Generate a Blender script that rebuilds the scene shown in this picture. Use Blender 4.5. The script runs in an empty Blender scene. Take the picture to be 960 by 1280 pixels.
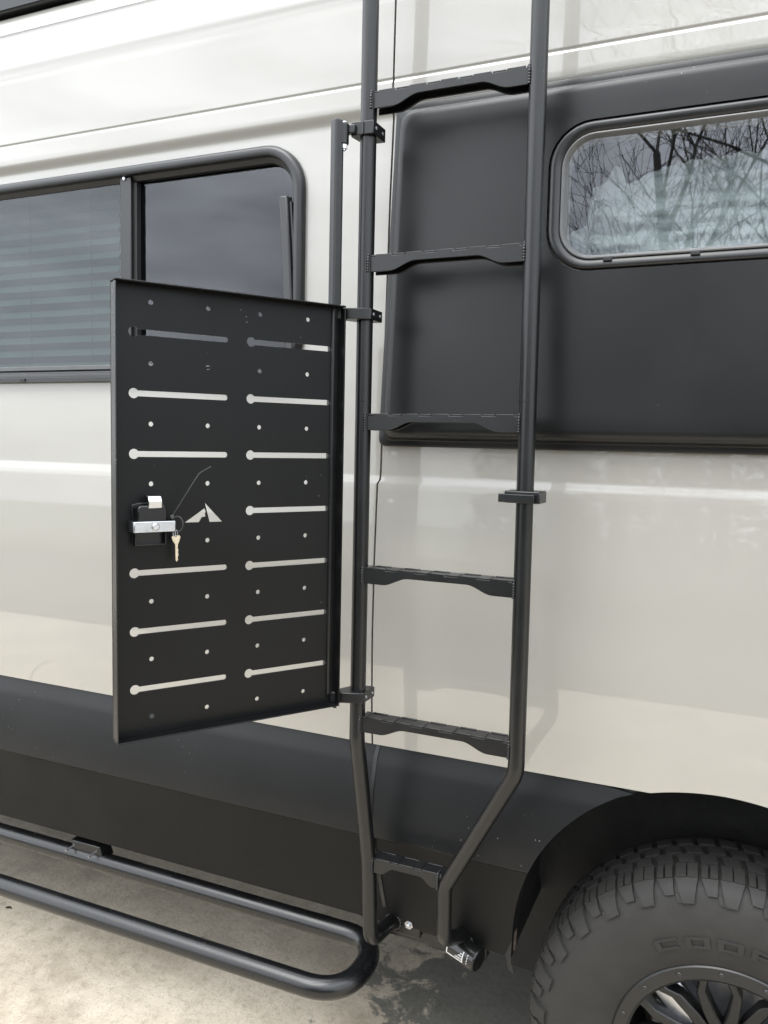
import bpy, bmesh, math, random
from mathutils import Vector, Matrix
from mathutils.geometry import tessellate_polygon
from mathutils import noise as mnoise
random.seed(7)
S = bpy.context.scene
COL = S.collection
R = math.radians

# ------------------------------------------------------------------ camera
cam = bpy.data.cameras.new('camera'); camo = bpy.data.objects.new('camera', cam); COL.objects.link(camo)
cam.sensor_fit = 'VERTICAL'; cam.sensor_height = 24.0; cam.sensor_width = 18.0
cam.lens = 24.0 * 1035 / 1280
cam.clip_start = 0.02; cam.clip_end = 2000
camo.location = (0.7147, -1.5983, 1.7139)
camo.rotation_euler = (R(90 - 7.547), 0, R(24.208))
S.camera = camo

# ------------------------------------------------------------------ sky, sun, exposure
SUN_EL, SUN_AZ = 62.0, 205.0          # azimuth clockwise from +y
w = bpy.data.worlds.new('World'); S.world = w; w.use_nodes = True
nt = w.node_tree; nt.nodes.clear()
def N(t, tree=None, **kw):
    n = (tree or nt).nodes.new(t)
    for k, v in kw.items(): setattr(n, k, v)
    return n
out = N('ShaderNodeOutputWorld'); bg = N('ShaderNodeBackground')
sky = N('ShaderNodeTexSky'); sky.sky_type = 'NISHITA'; sky.sun_disc = False
sky.sun_elevation = R(SUN_EL); sky.sun_rotation = R(SUN_AZ); sky.air_density = 1.0; sky.dust_density = 3.0
hs = N('ShaderNodeHueSaturation'); hs.inputs['Saturation'].default_value = 0.16
tc = N('ShaderNodeTexCoord'); mp = N('ShaderNodeMapping'); mp.inputs['Scale'].default_value = (1.0, 1.0, 3.2)
cl = N('ShaderNodeTexNoise'); cl.inputs['Scale'].default_value = 2.3; cl.inputs['Detail'].default_value = 7
cl.inputs['Roughness'].default_value = 0.55; cl.inputs['Distortion'].default_value = 0.4
rp = N('ShaderNodeValToRGB'); e = rp.color_ramp.elements
e[0].position = 0.32; e[0].color = (0.42, 0.43, 0.45, 1); e[1].position = 0.66; e[1].color = (1.62, 1.62, 1.62, 1)
mx = N('ShaderNodeMix', data_type='RGBA', blend_type='MULTIPLY'); mx.inputs[0].default_value = 1.0
L = nt.links.new
L(sky.outputs[0], hs.inputs['Color']); L(tc.outputs['Generated'], mp.inputs[0]); L(mp.outputs[0], cl.inputs['Vector'])
L(cl.outputs['Fac'], rp.inputs[0]); cm = N('ShaderNodeMix', data_type='RGBA'); cm.inputs[0].default_value = 0.85; cm.inputs[7].default_value = (4.75, 5.0, 5.30, 1)   # closed cloud deck over the clear sky
L(hs.outputs[0], cm.inputs[6]); L(cm.outputs[2], mx.inputs[6]); L(rp.outputs[0], mx.inputs[7])
sx = N('ShaderNodeSeparateXYZ'); L(tc.outputs['Generated'], sx.inputs[0])          # overcast sky: brighter towards the zenith
gr = N('ShaderNodeMapRange'); gr.inputs[1].default_value = 0.0; gr.inputs[2].default_value = 1.0; gr.inputs[3].default_value = 0.7; gr.inputs[4].default_value = 1.6
L(sx.outputs[2], gr.inputs[0])
vm = N('ShaderNodeVectorMath', operation='SCALE'); L(mx.outputs[2], vm.inputs[0]); L(gr.outputs[0], vm.inputs['Scale'])
L(vm.outputs[0], bg.inputs[0]); bg.inputs[1].default_value = 0.15; L(bg.outputs[0], out.inputs[0])
sl = bpy.data.lights.new('sun', 'SUN'); sl.energy = 0.5; sl.angle = R(40); sl.color = (1.0, 0.96, 0.9)
so = bpy.data.objects.new('sun', sl); COL.objects.link(so)
sd = Vector((math.sin(R(SUN_AZ)) * math.cos(R(SUN_EL)), math.cos(R(SUN_AZ)) * math.cos(R(SUN_EL)), math.sin(R(SUN_EL))))
so.rotation_euler = sd.to_track_quat('Z', 'Y').to_euler(); so.location = sd * 30
S.view_settings.view_transform = 'Standard'; S.view_settings.look = 'None'
S.view_settings.exposure = 1.95; S.view_settings.gamma = 1.0; S.view_settings.use_curve_mapping = False
S.render.engine = 'CYCLES'

# ------------------------------------------------------------------ materials
M = {}
def mat(name, col, rough=0.5, metal=0.0, coat=0.0, coat_rough=0.03, spec=0.5, noise=None, bump=None, speck=None, rvar=0.0, ior=1.5):
    """noise=(scale, amount, detail) colour mottling; bump=(scale, strength, distance); speck=(scale, threshold, colour)"""
    m = bpy.data.materials.new(name); m.use_nodes = True; t = m.node_tree
    b = t.nodes['Principled BSDF']; lk = t.links.new
    b.inputs['Roughness'].default_value = rough; b.inputs['Metallic'].default_value = metal
    b.inputs['Coat Weight'].default_value = coat; b.inputs['Coat IOR'].default_value = 1.62; b.inputs['Coat Roughness'].default_value = coat_rough
    b.inputs['Specular IOR Level'].default_value = spec; b.inputs['IOR'].default_value = ior
    tcn = N('ShaderNodeTexCoord', t)
    rgb = N('ShaderNodeRGB', t); rgb.outputs[0].default_value = (*col, 1); cur = rgb.outputs[0]
    if noise:
        n = N('ShaderNodeTexNoise', t); n.inputs['Scale'].default_value = noise[0]; n.inputs['Detail'].default_value = noise[2] if len(noise) > 2 else 5
        n.inputs['Roughness'].default_value = 0.6
        lk(tcn.outputs['Object'], n.inputs['Vector'])
        r = N('ShaderNodeMapRange', t); r.inputs[1].default_value = 0.3; r.inputs[2].default_value = 0.7
        r.inputs[3].default_value = 1 - noise[1]; r.inputs[4].default_value = 1 + noise[1]
        lk(n.outputs['Fac'], r.inputs[0])
        v = N('ShaderNodeVectorMath', t, operation='SCALE'); lk(cur, v.inputs[0]); lk(r.outputs[0], v.inputs['Scale']); cur = v.outputs[0]
        if rvar:
            r2 = N('ShaderNodeMapRange', t); r2.inputs[1].default_value = 0.3; r2.inputs[2].default_value = 0.7
            r2.inputs[3].default_value = rough - rvar; r2.inputs[4].default_value = rough + rvar
            lk(n.outputs['Fac'], r2.inputs[0]); lk(r2.outputs[0], b.inputs['Roughness'])
    if speck:
        vo = N('ShaderNodeTexVoronoi', t); vo.inputs['Scale'].default_value = speck[0]; lk(tcn.outputs['Object'], vo.inputs['Vector'])
        n2 = N('ShaderNodeTexNoise', t); n2.inputs['Scale'].default_value = speck[0] * 0.06; lk(tcn.outputs['Object'], n2.inputs['Vector'])
        ad = N('ShaderNodeMath', t, operation='MULTIPLY_ADD'); ad.inputs[1].default_value = -0.28; ad.inputs[2].default_value = 0.14
        lk(n2.outputs['Fac'], ad.inputs[0])
        ad2 = N('ShaderNodeMath', t, operation='ADD'); lk(vo.outputs['Distance'], ad2.inputs[0]); lk(ad.outputs[0], ad2.inputs[1])
        lt = N('ShaderNodeMath', t, operation='LESS_THAN'); lt.inputs[1].default_value = speck[1]; lk(ad2.outputs[0], lt.inputs[0])
        mi = N('ShaderNodeMix', t, data_type='RGBA'); lk(lt.outputs[0], mi.inputs[0]); lk(cur, mi.inputs[6]); mi.inputs[7].default_value = (*speck[2], 1); cur = mi.outputs[2]
    lk(cur, b.inputs['Base Color'])
    if bump:
        n = N('ShaderNodeTexNoise', t); n.inputs['Scale'].default_value = bump[0]; n.inputs['Detail'].default_value = 3
        lk(tcn.outputs['Object'], n.inputs['Vector'])
        bp = N('ShaderNodeBump', t); bp.inputs['Strength'].default_value = bump[1]; bp.inputs['Distance'].default_value = bump[2]
        lk(n.outputs['Fac'], bp.inputs['Height']); lk(bp.outputs[0], b.inputs['Normal'])
        if coat and bump[0] < 20: lk(bp.outputs[0], b.inputs['Coat Normal'])
    M[name] = m; return m
mat('paint', (0.272, 0.260, 0.233), 0.40, coat=1.0, coat_rough=0.018, noise=(1.1, 0.03, 6), bump=(2.2, 0.05, 0.012))
mat('satin_black', (0.004, 0.0043, 0.0046), 0.38, spec=0.32, noise=(3.5, 0.10, 6), rvar=0.05, bump=(900, 0.03, 0.001), speck=(55, 0.012, (0.25, 0.25, 0.24)))
mat('rocker_black', (0.0028, 0.0029, 0.0030), 0.55, spec=0.22, noise=(5, 0.25, 7), rvar=0.08, bump=(500, 0.05, 0.001), speck=(60, 0.014, (0.10, 0.10, 0.095)))
mat('flare_black', (0.004, 0.0041, 0.0043), 0.34, spec=0.4, noise=(4, 0.12, 6), rvar=0.05, bump=(700, 0.03, 0.001), speck=(40, 0.010, (0.2, 0.2, 0.2)))
mat('powder', (0.0032, 0.0033, 0.0035), 0.32, spec=0.48, noise=(14, 0.15, 5), rvar=0.04, bump=(650, 0.035, 0.0008), speck=(150, 0.032, (0.18, 0.18, 0.18)))
mat('panel_black', (0.0034, 0.0035, 0.0036), 0.4, spec=0.2, noise=(7, 0.18, 6), rvar=0.06, bump=(900, 0.06, 0.0006), speck=(60, 0.010, (0.2, 0.2, 0.2)))
mat('step_black', (0.0032, 0.0033, 0.0036), 0.28, spec=0.5, noise=(9, 0.15, 5), rvar=0.06, bump=(800, 0.05, 0.0006), speck=(140, 0.03, (0.3, 0.3, 0.29)))
mat('frame_black', (0.01, 0.01, 0.0105), 0.34, noise=(8, 0.1, 4), rvar=0.05)
mat('grey_plastic', (0.022, 0.022, 0.023), 0.35)
mat('rubber', (0.012, 0.012, 0.012), 0.6)
mat('gasket', (0.09, 0.09, 0.09), 0.4, noise=(20, 0.1, 4))
mat('zinc', (0.50, 0.51, 0.53), 0.32, metal=1.0, noise=(60, 0.05, 4), rvar=0.05)
mat('edge_metal', (0.30, 0.30, 0.31), 0.45, metal=0.6)
mat('gloss_black', (0.005, 0.005, 0.005), 0.25)
mat('brass_key', (0.62, 0.54, 0.42), 0.33, metal=1.0, noise=(200, 0.15, 3))
mat('tie', (0.04, 0.04, 0.04), 0.35)
mat('tyre', (0.0135, 0.0126, 0.0114), 0.75, noise=(18, 0.25, 8), bump=(160, 0.25, 0.001))
mat('rim', (0.006, 0.006, 0.0062), 0.36, noise=(14, 0.2, 5))
mat('liner', (0.012, 0.0115, 0.011), 0.7, noise=(9, 0.5, 8), bump=(60, 0.5, 0.004))
mat('dark_inside', (0.03, 0.03, 0.03), 0.8)
mat('blind', (0.055, 0.070, 0.067), 0.7)
mat('white_print', (0.5, 0.5, 0.49), 0.5)
mat('rust', (0.06, 0.042, 0.03), 0.85, noise=(120, 0.5, 6))
mat('needles', (0.022, 0.032, 0.016), 0.8, noise=(2, 0.35, 4))
mat('asphalt', (0.022, 0.022, 0.023), 0.9, noise=(90, 0.4, 8), bump=(220, 0.6, 0.006))
mat('dead_leaf', (0.035, 0.022, 0.012), 0.8)
mat('bark', (0.055, 0.048, 0.042), 0.9, noise=(6, 0.3, 6))
def foil():
    m = mat('foil', (0.20, 0.215, 0.215), 0.5, metal=0.1, noise=(7, 0.06, 7))
    t = m.node_tree; g = N('ShaderNodeTexCoord', t); mp_ = N('ShaderNodeMapping', t); mp_.inputs['Scale'].default_value = (3.0, 1.0, 26.0)
    n_ = N('ShaderNodeTexNoise', t); n_.inputs['Scale'].default_value = 1.3; n_.inputs['Detail'].default_value = 5; n_.inputs['Distortion'].default_value = 0.6
    t.links.new(g.outputs['Object'], mp_.inputs[0]); t.links.new(mp_.outputs[0], n_.inputs['Vector'])
    bp_ = N('ShaderNodeBump', t); bp_.inputs['Strength'].default_value = 0.35; bp_.inputs['Distance'].default_value = 0.012
    t.links.new(n_.outputs['Fac'], bp_.inputs['Height']); t.links.new(bp_.outputs[0], t.nodes['Principled BSDF'].inputs['Normal']); return m
foil()
def glass(name, tint, base):
    m = bpy.data.materials.new(name); m.use_nodes = True; t = m.node_tree; t.nodes.clear(); lk = t.links.new
    o = N('ShaderNodeOutputMaterial', t); tr = N('ShaderNodeBsdfTransparent', t); tr.inputs[0].default_value = (*tint, 1)
    gl = N('ShaderNodeBsdfGlossy', t); gl.inputs['Roughness'].default_value = 0.012; gl.inputs[0].default_value = (0.93, 0.95, 1.0, 1)
    fr = N('ShaderNodeFresnel', t); fr.inputs[0].default_value = base
    ge = N('ShaderNodeNewGeometry', t); iv = N('ShaderNodeMath', t, operation='SUBTRACT'); iv.inputs[0].default_value = 1.0; lk(ge.outputs['Backfacing'], iv.inputs[1])
    mu = N('ShaderNodeMath', t, operation='MULTIPLY'); lk(fr.outputs[0], mu.inputs[0]); lk(iv.outputs[0], mu.inputs[1])      # both faces' reflection counted once, at the outer face
    mi = N('ShaderNodeMixShader', t); lk(mu.outputs[0], mi.inputs[0]); lk(tr.outputs[0], mi.inputs[1]); lk(gl.outputs[0], mi.inputs[2])
    lk(mi.outputs[0], o.inputs[0]); M[name] = m
glass('glass_tint', (0.66, 0.73, 0.71), 1.52)
glass('glass_clear', (0.90, 0.93, 0.93), 2.05)
def concrete():
    m = bpy.data.materials.new('concrete'); m.use_nodes = True; t = m.node_tree; b = t.nodes['Principled BSDF']; lk = t.links.new
    g = N('ShaderNodeTexCoord', t)
    def noise(scale, det=8, rough=0.6, dist=0.0):
        n = N('ShaderNodeTexNoise', t); n.inputs['Scale'].default_value = scale; n.inputs['Detail'].default_value = det
        n.inputs['Roughness'].default_value = rough; n.inputs['Distortion'].default_value = dist; lk(g.outputs['Object'], n.inputs['Vector']); return n.outputs['Fac']
    def ramp(f, a, b_, ca, cb):
        r = N('ShaderNodeValToRGB', t); r.color_ramp.elements[0].position = a; r.color_ramp.elements[1].position = b_
        r.color_ramp.elements[0].color = (*ca, 1); r.color_ramp.elements[1].color = (*cb, 1); lk(f, r.inputs[0]); return r.outputs[0]
    def mul(a, b_, k=1.0):
        x = N('ShaderNodeMix', t, data_type='RGBA', blend_type='MULTIPLY'); x.inputs[0].default_value = k; lk(a, x.inputs[6]); lk(b_, x.inputs[7]); return x.outputs[2]
    c = ramp(noise(1.3, 6), 0.3, 0.72, (0.43, 0.37, 0.285), (0.58, 0.52, 0.42))
    c = mul(c, ramp(noise(9, 10, 0.7), 0.30, 0.6, (0.85, 0.84, 0.83), (1.04, 1.04, 1.04)))
    c = mul(c, ramp(noise(55, 6, 0.7), 0.25, 0.5, (0.75, 0.74, 0.72), (1.0, 1.0, 1.0)))
    c = mul(c, ramp(noise(3.2, 9, 0.7, 0.8), 0.40, 0.56, (0.50, 0.47, 0.43), (1.0, 1.0, 1.0)), 0.45)
    # wet grey-blue stain round the wheel, with its own ragged outline
    mp2 = N('ShaderNodeMapping', t); mp2.inputs['Location'].default_value = (-.62, -.62, 0); mp2.inputs['Scale'].default_value = (1.0, 1.0, 0); lk(g.outputs['Object'], mp2.inputs[0])
    ln = N('ShaderNodeVectorMath', t, operation='LENGTH'); lk(mp2.outputs[0], ln.inputs[0])
    ms = N('ShaderNodeMath', t, operation='MULTIPLY_ADD'); lk(noise(7, 10, 0.72, 0.5), ms.inputs[0]); ms.inputs[1].default_value = -1.5; lk(ln.outputs['Value'], ms.inputs[2])
    c = mul(c, ramp(ms.outputs[0], -.35, .10, (0.30, 0.33, 0.36), (1.0, 1.0, 1.0)))
    c = mul(c, ramp(noise(26, 8, 0.75), 0.40, 0.47, (0.70, 0.68, 0.66), (1.0, 1.0, 1.0)), 0.5)
    vg = N('ShaderNodeTexVoronoi', t); vg.inputs['Scale'].default_value = 130; lk(g.outputs['Object'], vg.inputs['Vector'])
    c = mul(c, ramp(vg.outputs['Distance'], 0.10, 0.28, (0.50, 0.48, 0.45), (1.0, 1.0, 1.0)), 0.75)
    lk(c, b.inputs['Base Color']); b.inputs['Roughness'].default_value = 0.8
    r = N('ShaderNodeMapRange', t); lk(noise(3.2, 9, 0.7, 0.8), r.inputs[0]); r.inputs[1].default_value = 0.4; r.inputs[2].default_value = 0.56; r.inputs[3].default_value = 0.45; r.inputs[4].default_value = 0.85
    lk(r.outputs[0], b.inputs['Roughness'])
    bp = N('ShaderNodeBump', t); bp.inputs['Strength'].default_value = 0.35; bp.inputs['Distance'].default_value = 0.008; lk(noise(70, 8, 0.7), bp.inputs['Height']); lk(bp.outputs[0], b.inputs['Normal'])
    M['concrete'] = m
concrete()
mat('grass', (0.045, 0.055, 0.022), 0.9, noise=(3, 0.4, 8), bump=(40, 1.0, 0.05))

# ------------------------------------------------------------------ mesh helpers
class MB:
    def __init__(s): s.v = []; s.f = []
    def add(s, vs, fs):
        k = len(s.v); s.v += [tuple(p) for p in vs]; s.f += [tuple(i + k for i in f) for f in fs]; return s
    def box(s, c, size, mtx=None):
        c = Vector(c); h = Vector(size) / 2; vs = []
        for dx in (-1, 1):
            for dy in (-1, 1):
                for dz in (-1, 1):
                    p = Vector((dx * h.x, dy * h.y, dz * h.z))
                    if mtx is not None: p = mtx @ p
                    vs.append(c + p)
        return s.add(vs, [(0, 1, 3, 2), (4, 6, 7, 5), (0, 4, 5, 1), (2, 3, 7, 6), (0, 2, 6, 4), (1, 5, 7, 3)])
    def loft(s, loops, closed=True, cap0=False, cap1=False):
        n = len(loops[0]); vs = [p for l in loops for p in l]; fs = []
        for i in range(len(loops) - 1):
            for j in range(n if closed else n - 1):
                a = i * n + j; b = i * n + (j + 1) % n
                fs.append((a, b, b + n, a + n))
        if cap0: fs.append(tuple(range(n))[::-1])
        if cap1: fs.append(tuple((len(loops) - 1) * n + j for j in range(n)))
        return s.add(vs, fs)
    def tube(s, path, r, seg=16, caps=True):
        path = [Vector(p) for p in path]; n = len(path)
        rr = r if isinstance(r, (list, tuple)) else [r] * n
        T = []
        for i in range(n):
            t = (path[min(i + 1, n - 1)] - path[max(i - 1, 0)])
            T.append(t.normalized())
        u = T[0].orthogonal().normalized(); loops = []
        for i in range(n):
            u = (u - T[i] * u.dot(T[i])).normalized(); v = T[i].cross(u)
            loops.append([path[i] + (u * math.cos(a) + v * math.sin(a)) * rr[i] for a in (2 * math.pi * k / seg for k in range(seg))])
        return s.loft(loops, True, caps, caps)
    def prism(s, poly, o, ex, ey, ez, h0, h1):
        o = Vector(o); ex = Vector(ex); ey = Vector(ey); ez = Vector(ez)
        a = [o + ex * p[0] + ey * p[1] + ez * h0 for p in poly]; b = [o + ex * p[0] + ey * p[1] + ez * h1 for p in poly]
        return s.loft([a, b], True, True, True)
    def cyl(s, c, axis, r, h0, h1, seg=20, bevel=0.0):
        c = Vector(c); ax = Vector(axis).normalized()
        if bevel: return s.tube([c + ax * h0, c + ax * (h0 + 1e-5), c + ax * (h0 + bevel), c + ax * (h1 - bevel), c + ax * (h1 - 1e-5), c + ax * h1], [r - bevel, r - bevel, r, r, r - bevel, r - bevel], seg)
        return s.tube([c + ax * h0, c + ax * h1], r, seg)
    def build(s, name, m, parent=None, smooth=True, bev=0.0, ang=35, bseg=2):
        me = bpy.data.meshes.new(name); me.from_pydata(s.v, [], s.f)
        bm = bmesh.new(); bm.from_mesh(me); bmesh.ops.recalc_face_normals(bm, faces=bm.faces)
        if smooth:
            for f in bm.faces: f.smooth = True
            for ed in bm.edges:
                if len(ed.link_faces) == 2 and ed.calc_face_angle(0) > R(ang): ed.smooth = False
        bm.to_mesh(me); bm.free()
        return link(name, me, m, parent, bev, bseg)
ROOTLOC = {}
def link(name, me, m, parent=None, bev=0.0, bseg=2):
    if not me.materials: me.materials.append(M[m] if isinstance(m, str) else m)
    o = bpy.data.objects.new(name, me); COL.objects.link(o)
    if parent is not None:
        o.parent = parent
        if parent.name in ROOTLOC: o.matrix_parent_inverse = Matrix.Translation(-ROOTLOC[parent.name])
    if bev:
        b = o.modifiers.new('bevel', 'BEVEL'); b.width = bev; b.segments = bseg; b.limit_method = 'ANGLE'; b.angle_limit = R(35); b.harden_normals = False
    return o
def root(name, loc, label, cat, group=None):
    o = bpy.data.objects.new(name, None); COL.objects.link(o); o.location = loc; o.empty_display_size = 0.1
    o['label'] = label; o['category'] = cat
    if group: o['group'] = group
    ROOTLOC[o.name] = Vector(loc); return o
def fillet(pts, rad, seg=8):
    pts = [Vector(p) for p in pts]; rads = rad if isinstance(rad, (list, tuple)) else [rad] * len(pts); o = [pts[0]]
    for i in range(1, len(pts) - 1):
        a, b, c = pts[i - 1], pts[i], pts[i + 1]; d0 = (a - b).normalized(); d1 = (c - b).normalized()
        th = d0.angle(d1); k = min(rads[i] / math.tan(th / 2), (a - b).length * .49, (c - b).length * .49)
        p0 = b + d0 * k; p2 = b + d1 * k
        for j in range(seg + 1):
            t = j / seg; o.append(p0 * (1 - t) ** 2 + b * 2 * t * (1 - t) + p2 * t * t)
    o.append(pts[-1]); return o
def rrect(x0, x1, z0, z1, r, seg=8, skew=None):
    """rounded rectangle loop in (x, z); skew maps (x, z) to x"""
    o = []
    for cx, cz, a0 in ((x1 - r, z1 - r, 0), (x0 + r, z1 - r, 90), (x0 + r, z0 + r, 180), (x1 - r, z0 + r, 270)):
        for j in range(seg + 1):
            a = R(a0 + 90 * j / seg); o.append((cx + r * math.cos(a), cz + r * math.sin(a)))
    return o

# ------------------------------------------------------------------ ground
def ground():
    b = MB(); b.add([(-300, -300, -.03), (300, -300, -.03), (300, 300, -.03), (-300, 300, -.03)], [(0, 1, 2, 3)])
    o = b.build('lawn', 'grass', smooth=False); o['kind'] = 'structure'
    d = MB()
    xs = [-12.0, -7.5, -3.0, -1.62, 3.4, 8.0, 12.0]; ys = [-2.75, 1.35, 5.0]
    xs = [-12.0, -7.4, -2.9, 1.6, 6.1, 10.6]
    for i in range(len(xs) - 1):
        for j in range(len(ys) - 1):
            g = 0.004
            d.box(((xs[i] + xs[i + 1]) / 2, (ys[j] + ys[j + 1]) / 2, -.05), (xs[i + 1] - xs[i] - 2 * g, ys[j + 1] - ys[j] - 2 * g, .10))
    o = d.build('driveway', 'concrete', smooth=False, bev=0.004); o['kind'] = 'structure'
    r = MB(); r.box((0, -4.92, -.035), (80, 4.30, .05)); o = r.build('road', 'asphalt', smooth=False); o['kind'] = 'structure'
    j = MB(); j.box((-.7, 1.14, -.012), (22.4, 7.6, .02)); o = j.build('joint_filler', 'rubber', smooth=False); o['kind'] = 'structure'
ground()

# ------------------------------------------------------------------ van side profile  y = f(z)
KP = [(.20, .085), (.40, .065), (.60, .034), (.80, .016), (.97, .007), (1.05, .001), (1.2, -.003), (1.35, .0), (1.53, .0140), (1.542, .0155), (1.557, .0205), (1.60, .0228),
      (2.295, .0585), (2.303, .0575), (2.320, .0490), (2.332, .0485), (2.366, .0510), (2.3688, .0535), (2.3722, .0535), (2.3745, .0518), (2.40, .0532),
      (2.54, .0635), (2.551, .0635), (2.563, .0620), (2.575, .0660), (2.62, .0850), (2.68, .130), (2.72, .190), (2.80, .35)]
def lin(z, K):
    if z <= K[0][0]: return K[0][1]
    for (a, ya), (b_, yb) in zip(K, K[1:]):
        if z <= b_: return ya + (yb - ya) * (z - a) / (b_ - a)
    return K[-1][1]
def sm(z, K, h): return sum(lin(z + h * t, K) * wt for t, wt in ((-1, 1), (-.66, 2), (-.33, 3), (0, 4), (.33, 3), (.66, 2), (1, 1))) / 16
def bodyY(z):
    h = .0016 if 2.36 < z < 2.385 else (.0035 if 1.5 < z < 1.6 else (.006 if 2.27 < z < 2.36 or 2.53 < z < 2.6 else .03))
    return sm(z, KP, h)
TK = [(.30, .075), (.50, .034), (.744, -.016), (.749, -.018), (.7515, -.0255), (.80, -.0195), (.86, -.0075), (.91, .0050), (.95, .0200), (.965, .028), (.98, .042)]
def trimY(z): return sm(z, TK, .003 if .735 < z < .765 else .012)
def surface(name, outer, holes, fn, levels, m, parent, lip=.012, bev_lip=0.0):
    """sheet with outline outer and holes in (x, z), bent to y = fn(z), with a turned-in edge"""
    polys = [[Vector((p[0], p[1], 0)) for p in l] for l in [outer] + holes]
    tris = tessellate_polygon(polys); flat = [p for l in polys for p in l]
    bm = bmesh.new(); vs = [bm.verts.new((p.x, 0, p.y)) for p in flat]
    for t in tris:
        try: bm.faces.new([vs[i] for i in t])
        except ValueError: pass
    for z in levels:
        bmesh.ops.bisect_plane(bm, geom=bm.verts[:] + bm.edges[:] + bm.faces[:], plane_co=(0, 0, z), plane_no=(0, 0, 1), dist=1e-6)
    for v in bm.verts: v.co.y = fn(v.co.z)
    bmesh.ops.recalc_face_normals(bm, faces=bm.faces)
    if sum(f.normal.y * f.calc_area() for f in bm.faces) > 0: bmesh.ops.reverse_faces(bm, faces=bm.faces[:])
    front = set(bm.faces)
    be = [ed for ed in bm.edges if len(ed.link_faces) == 1]
    for ed in be: ed.smooth = False
    r = bmesh.ops.extrude_edge_only(bm, edges=be)
    for v in r['geom']:
        if isinstance(v, bmesh.types.BMVert): v.co.y += lip
    bm.faces.ensure_lookup_table(); fi = [f in front for f in bm.faces]
    for f in bm.faces: f.smooth = True
    me = bpy.data.meshes.new(name); bm.to_mesh(me); bm.free()
    nl = []
    me.update()
    for poly, isf in zip(me.polygons, fi):
        for li in poly.loop_indices:
            if isf:
                z = me.vertices[me.loops[li].vertex_index].co.z; e_ = .0015
                dy = (fn(z + e_) - fn(z - e_)) / (2 * e_); nl.append(Vector((0, -1, dy)).normalized())
            else: nl.append(poly.normal.copy())
    me.normals_split_custom_set(nl)
    return link(name, me, m, parent)
def zl(a, b, fine=()):
    o = []; z = a
    while z < b: o.append(z); z += .02
    for f0, f1, st in fine:
        z = f0
        while z < f1: o.append(z); z += st
    return sorted(set(round(x, 5) for x in o))
LEV = zl(.42, 2.72, [(1.52, 1.58, .0025), (2.28, 2.345, .003), (2.360, 2.384, .0012), (2.53, 2.60, .004), (2.6, 2.72, .008)])
TLEV = zl(.5, .98, [(.735, .765, .0022), (.90, .98, .005)])

WX_ = .722
van = root('camper_van', (-.6, 1.0, 0), 'beige camper van with matte black lower sides and a black window flare', 'van')
# wheel arch outline from left foot over the top to the right
ARCH = [(.287, .515), (.291, .58), (.299, .65), (.314, .71), (.336, .765), (.362, .812), (.402, .862), (.450, .902), (.500, .934), (.560, .958), (.625, .973), (.690, .979)]
def crom(P, n=5):
    o = []
    for i in range(len(P) - 1):
        p0, p1, p2, p3 = P[max(i - 1, 0)], P[i], P[i + 1], P[min(i + 2, len(P) - 1)] if i + 2 < len(P) else (2 * .695 - P[i][0], P[i][1])
        for j in range(n):
            t = j / n; o.append(tuple(.5 * (2 * b_ + (c_ - a_) * t + (2 * a_ - 5 * b_ + 4 * c_ - d_) * t * t + (3 * b_ - a_ - 3 * c_ + d_) * t ** 3) for a_, b_, c_, d_ in zip(p0, p1, p2, p3)))
    return o + [P[-1]]
ARCH = crom([(.287, .515), (.2905, .58), (.3005, .65), (.316, .71), (.337, .765), (.3645, .815), (.402, .861), (.448, .902), (.502, .935), (.562, .959), (.627, .9735), (.695, .979)])
ARCHR = [(2 * .695 - x, z) for x, z in ARCH[::-1]]
def seamx(z): return lin(z, [(.4, -.045), (.966, -.036), (1.30, -.029), (1.528, -.0265), (1.540, -.0265), (1.548, -.0215), (1.62, -.020), (2.13, -.0125), (2.378, -.0055), (2.72, -.0055)])
SE = [.97, 1.1, 1.3, 1.45, 1.528, 1.540, 1.548, 1.62, 1.9, 2.13, 2.378, 2.72]
WL = dict(x0=-1.76, x1=-.214, z0=1.765, z1=2.277, r=.10)
holeL = rrect(WL['x0'] + .025, WL['x1'] - .025, WL['z0'] + .025, WL['z1'] - .02, .085)
gap = .0022
front = [(-3.3, .955), (-3.3, 2.72)] + [(seamx(z) - gap, z) for z in SE[::-1]] ; front[-1] = (seamx(.955) - gap, .955)
surface('side_panel', front, [holeL], bodyY, LEV, 'paint', van)
holeR = rrect(.36, 1.12, 1.976, 2.20, .05)
arch_top = [p for p in ARCH if p[1] > .93]
rear = [(seamx(z) + gap, z) for z in SE]; rear[0] = (seamx(.955) + gap, .955)
rear += [(1.95, 2.72), (1.95, .955)] + [p for p in ARCHR if p[1] > .955][::-1] + [p for p in ARCH if p[1] > .955][::-1]
# order: seam upwards, rear edge down, then back along the bottom over the arch
rear = [(seamx(z) + gap, z) for z in [.955] + SE[1:]] + [(1.95, 2.72), (1.95, .955)] + [p for p in ARCHR[::-1] if p[1] > .955] + [p for p in ARCH[::-1] if p[1] > .955 and p[0] < .69]
surface('side_panel', rear, [holeR], bodyY, LEV, 'paint', van, lip=.02)
back = MB(); back.loft([[(seamx(z) - .03, bodyY(z) + .010, z), (seamx(z) + .03, bodyY(z) + .010, z), (seamx(z) + .03, bodyY(z) + .02, z), (seamx(z) - .03, bodyY(z) + .02, z)] for z in LEV if .95 < z < 2.71], True, True, True); back.build('seam_backing', 'rubber', van)
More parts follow.
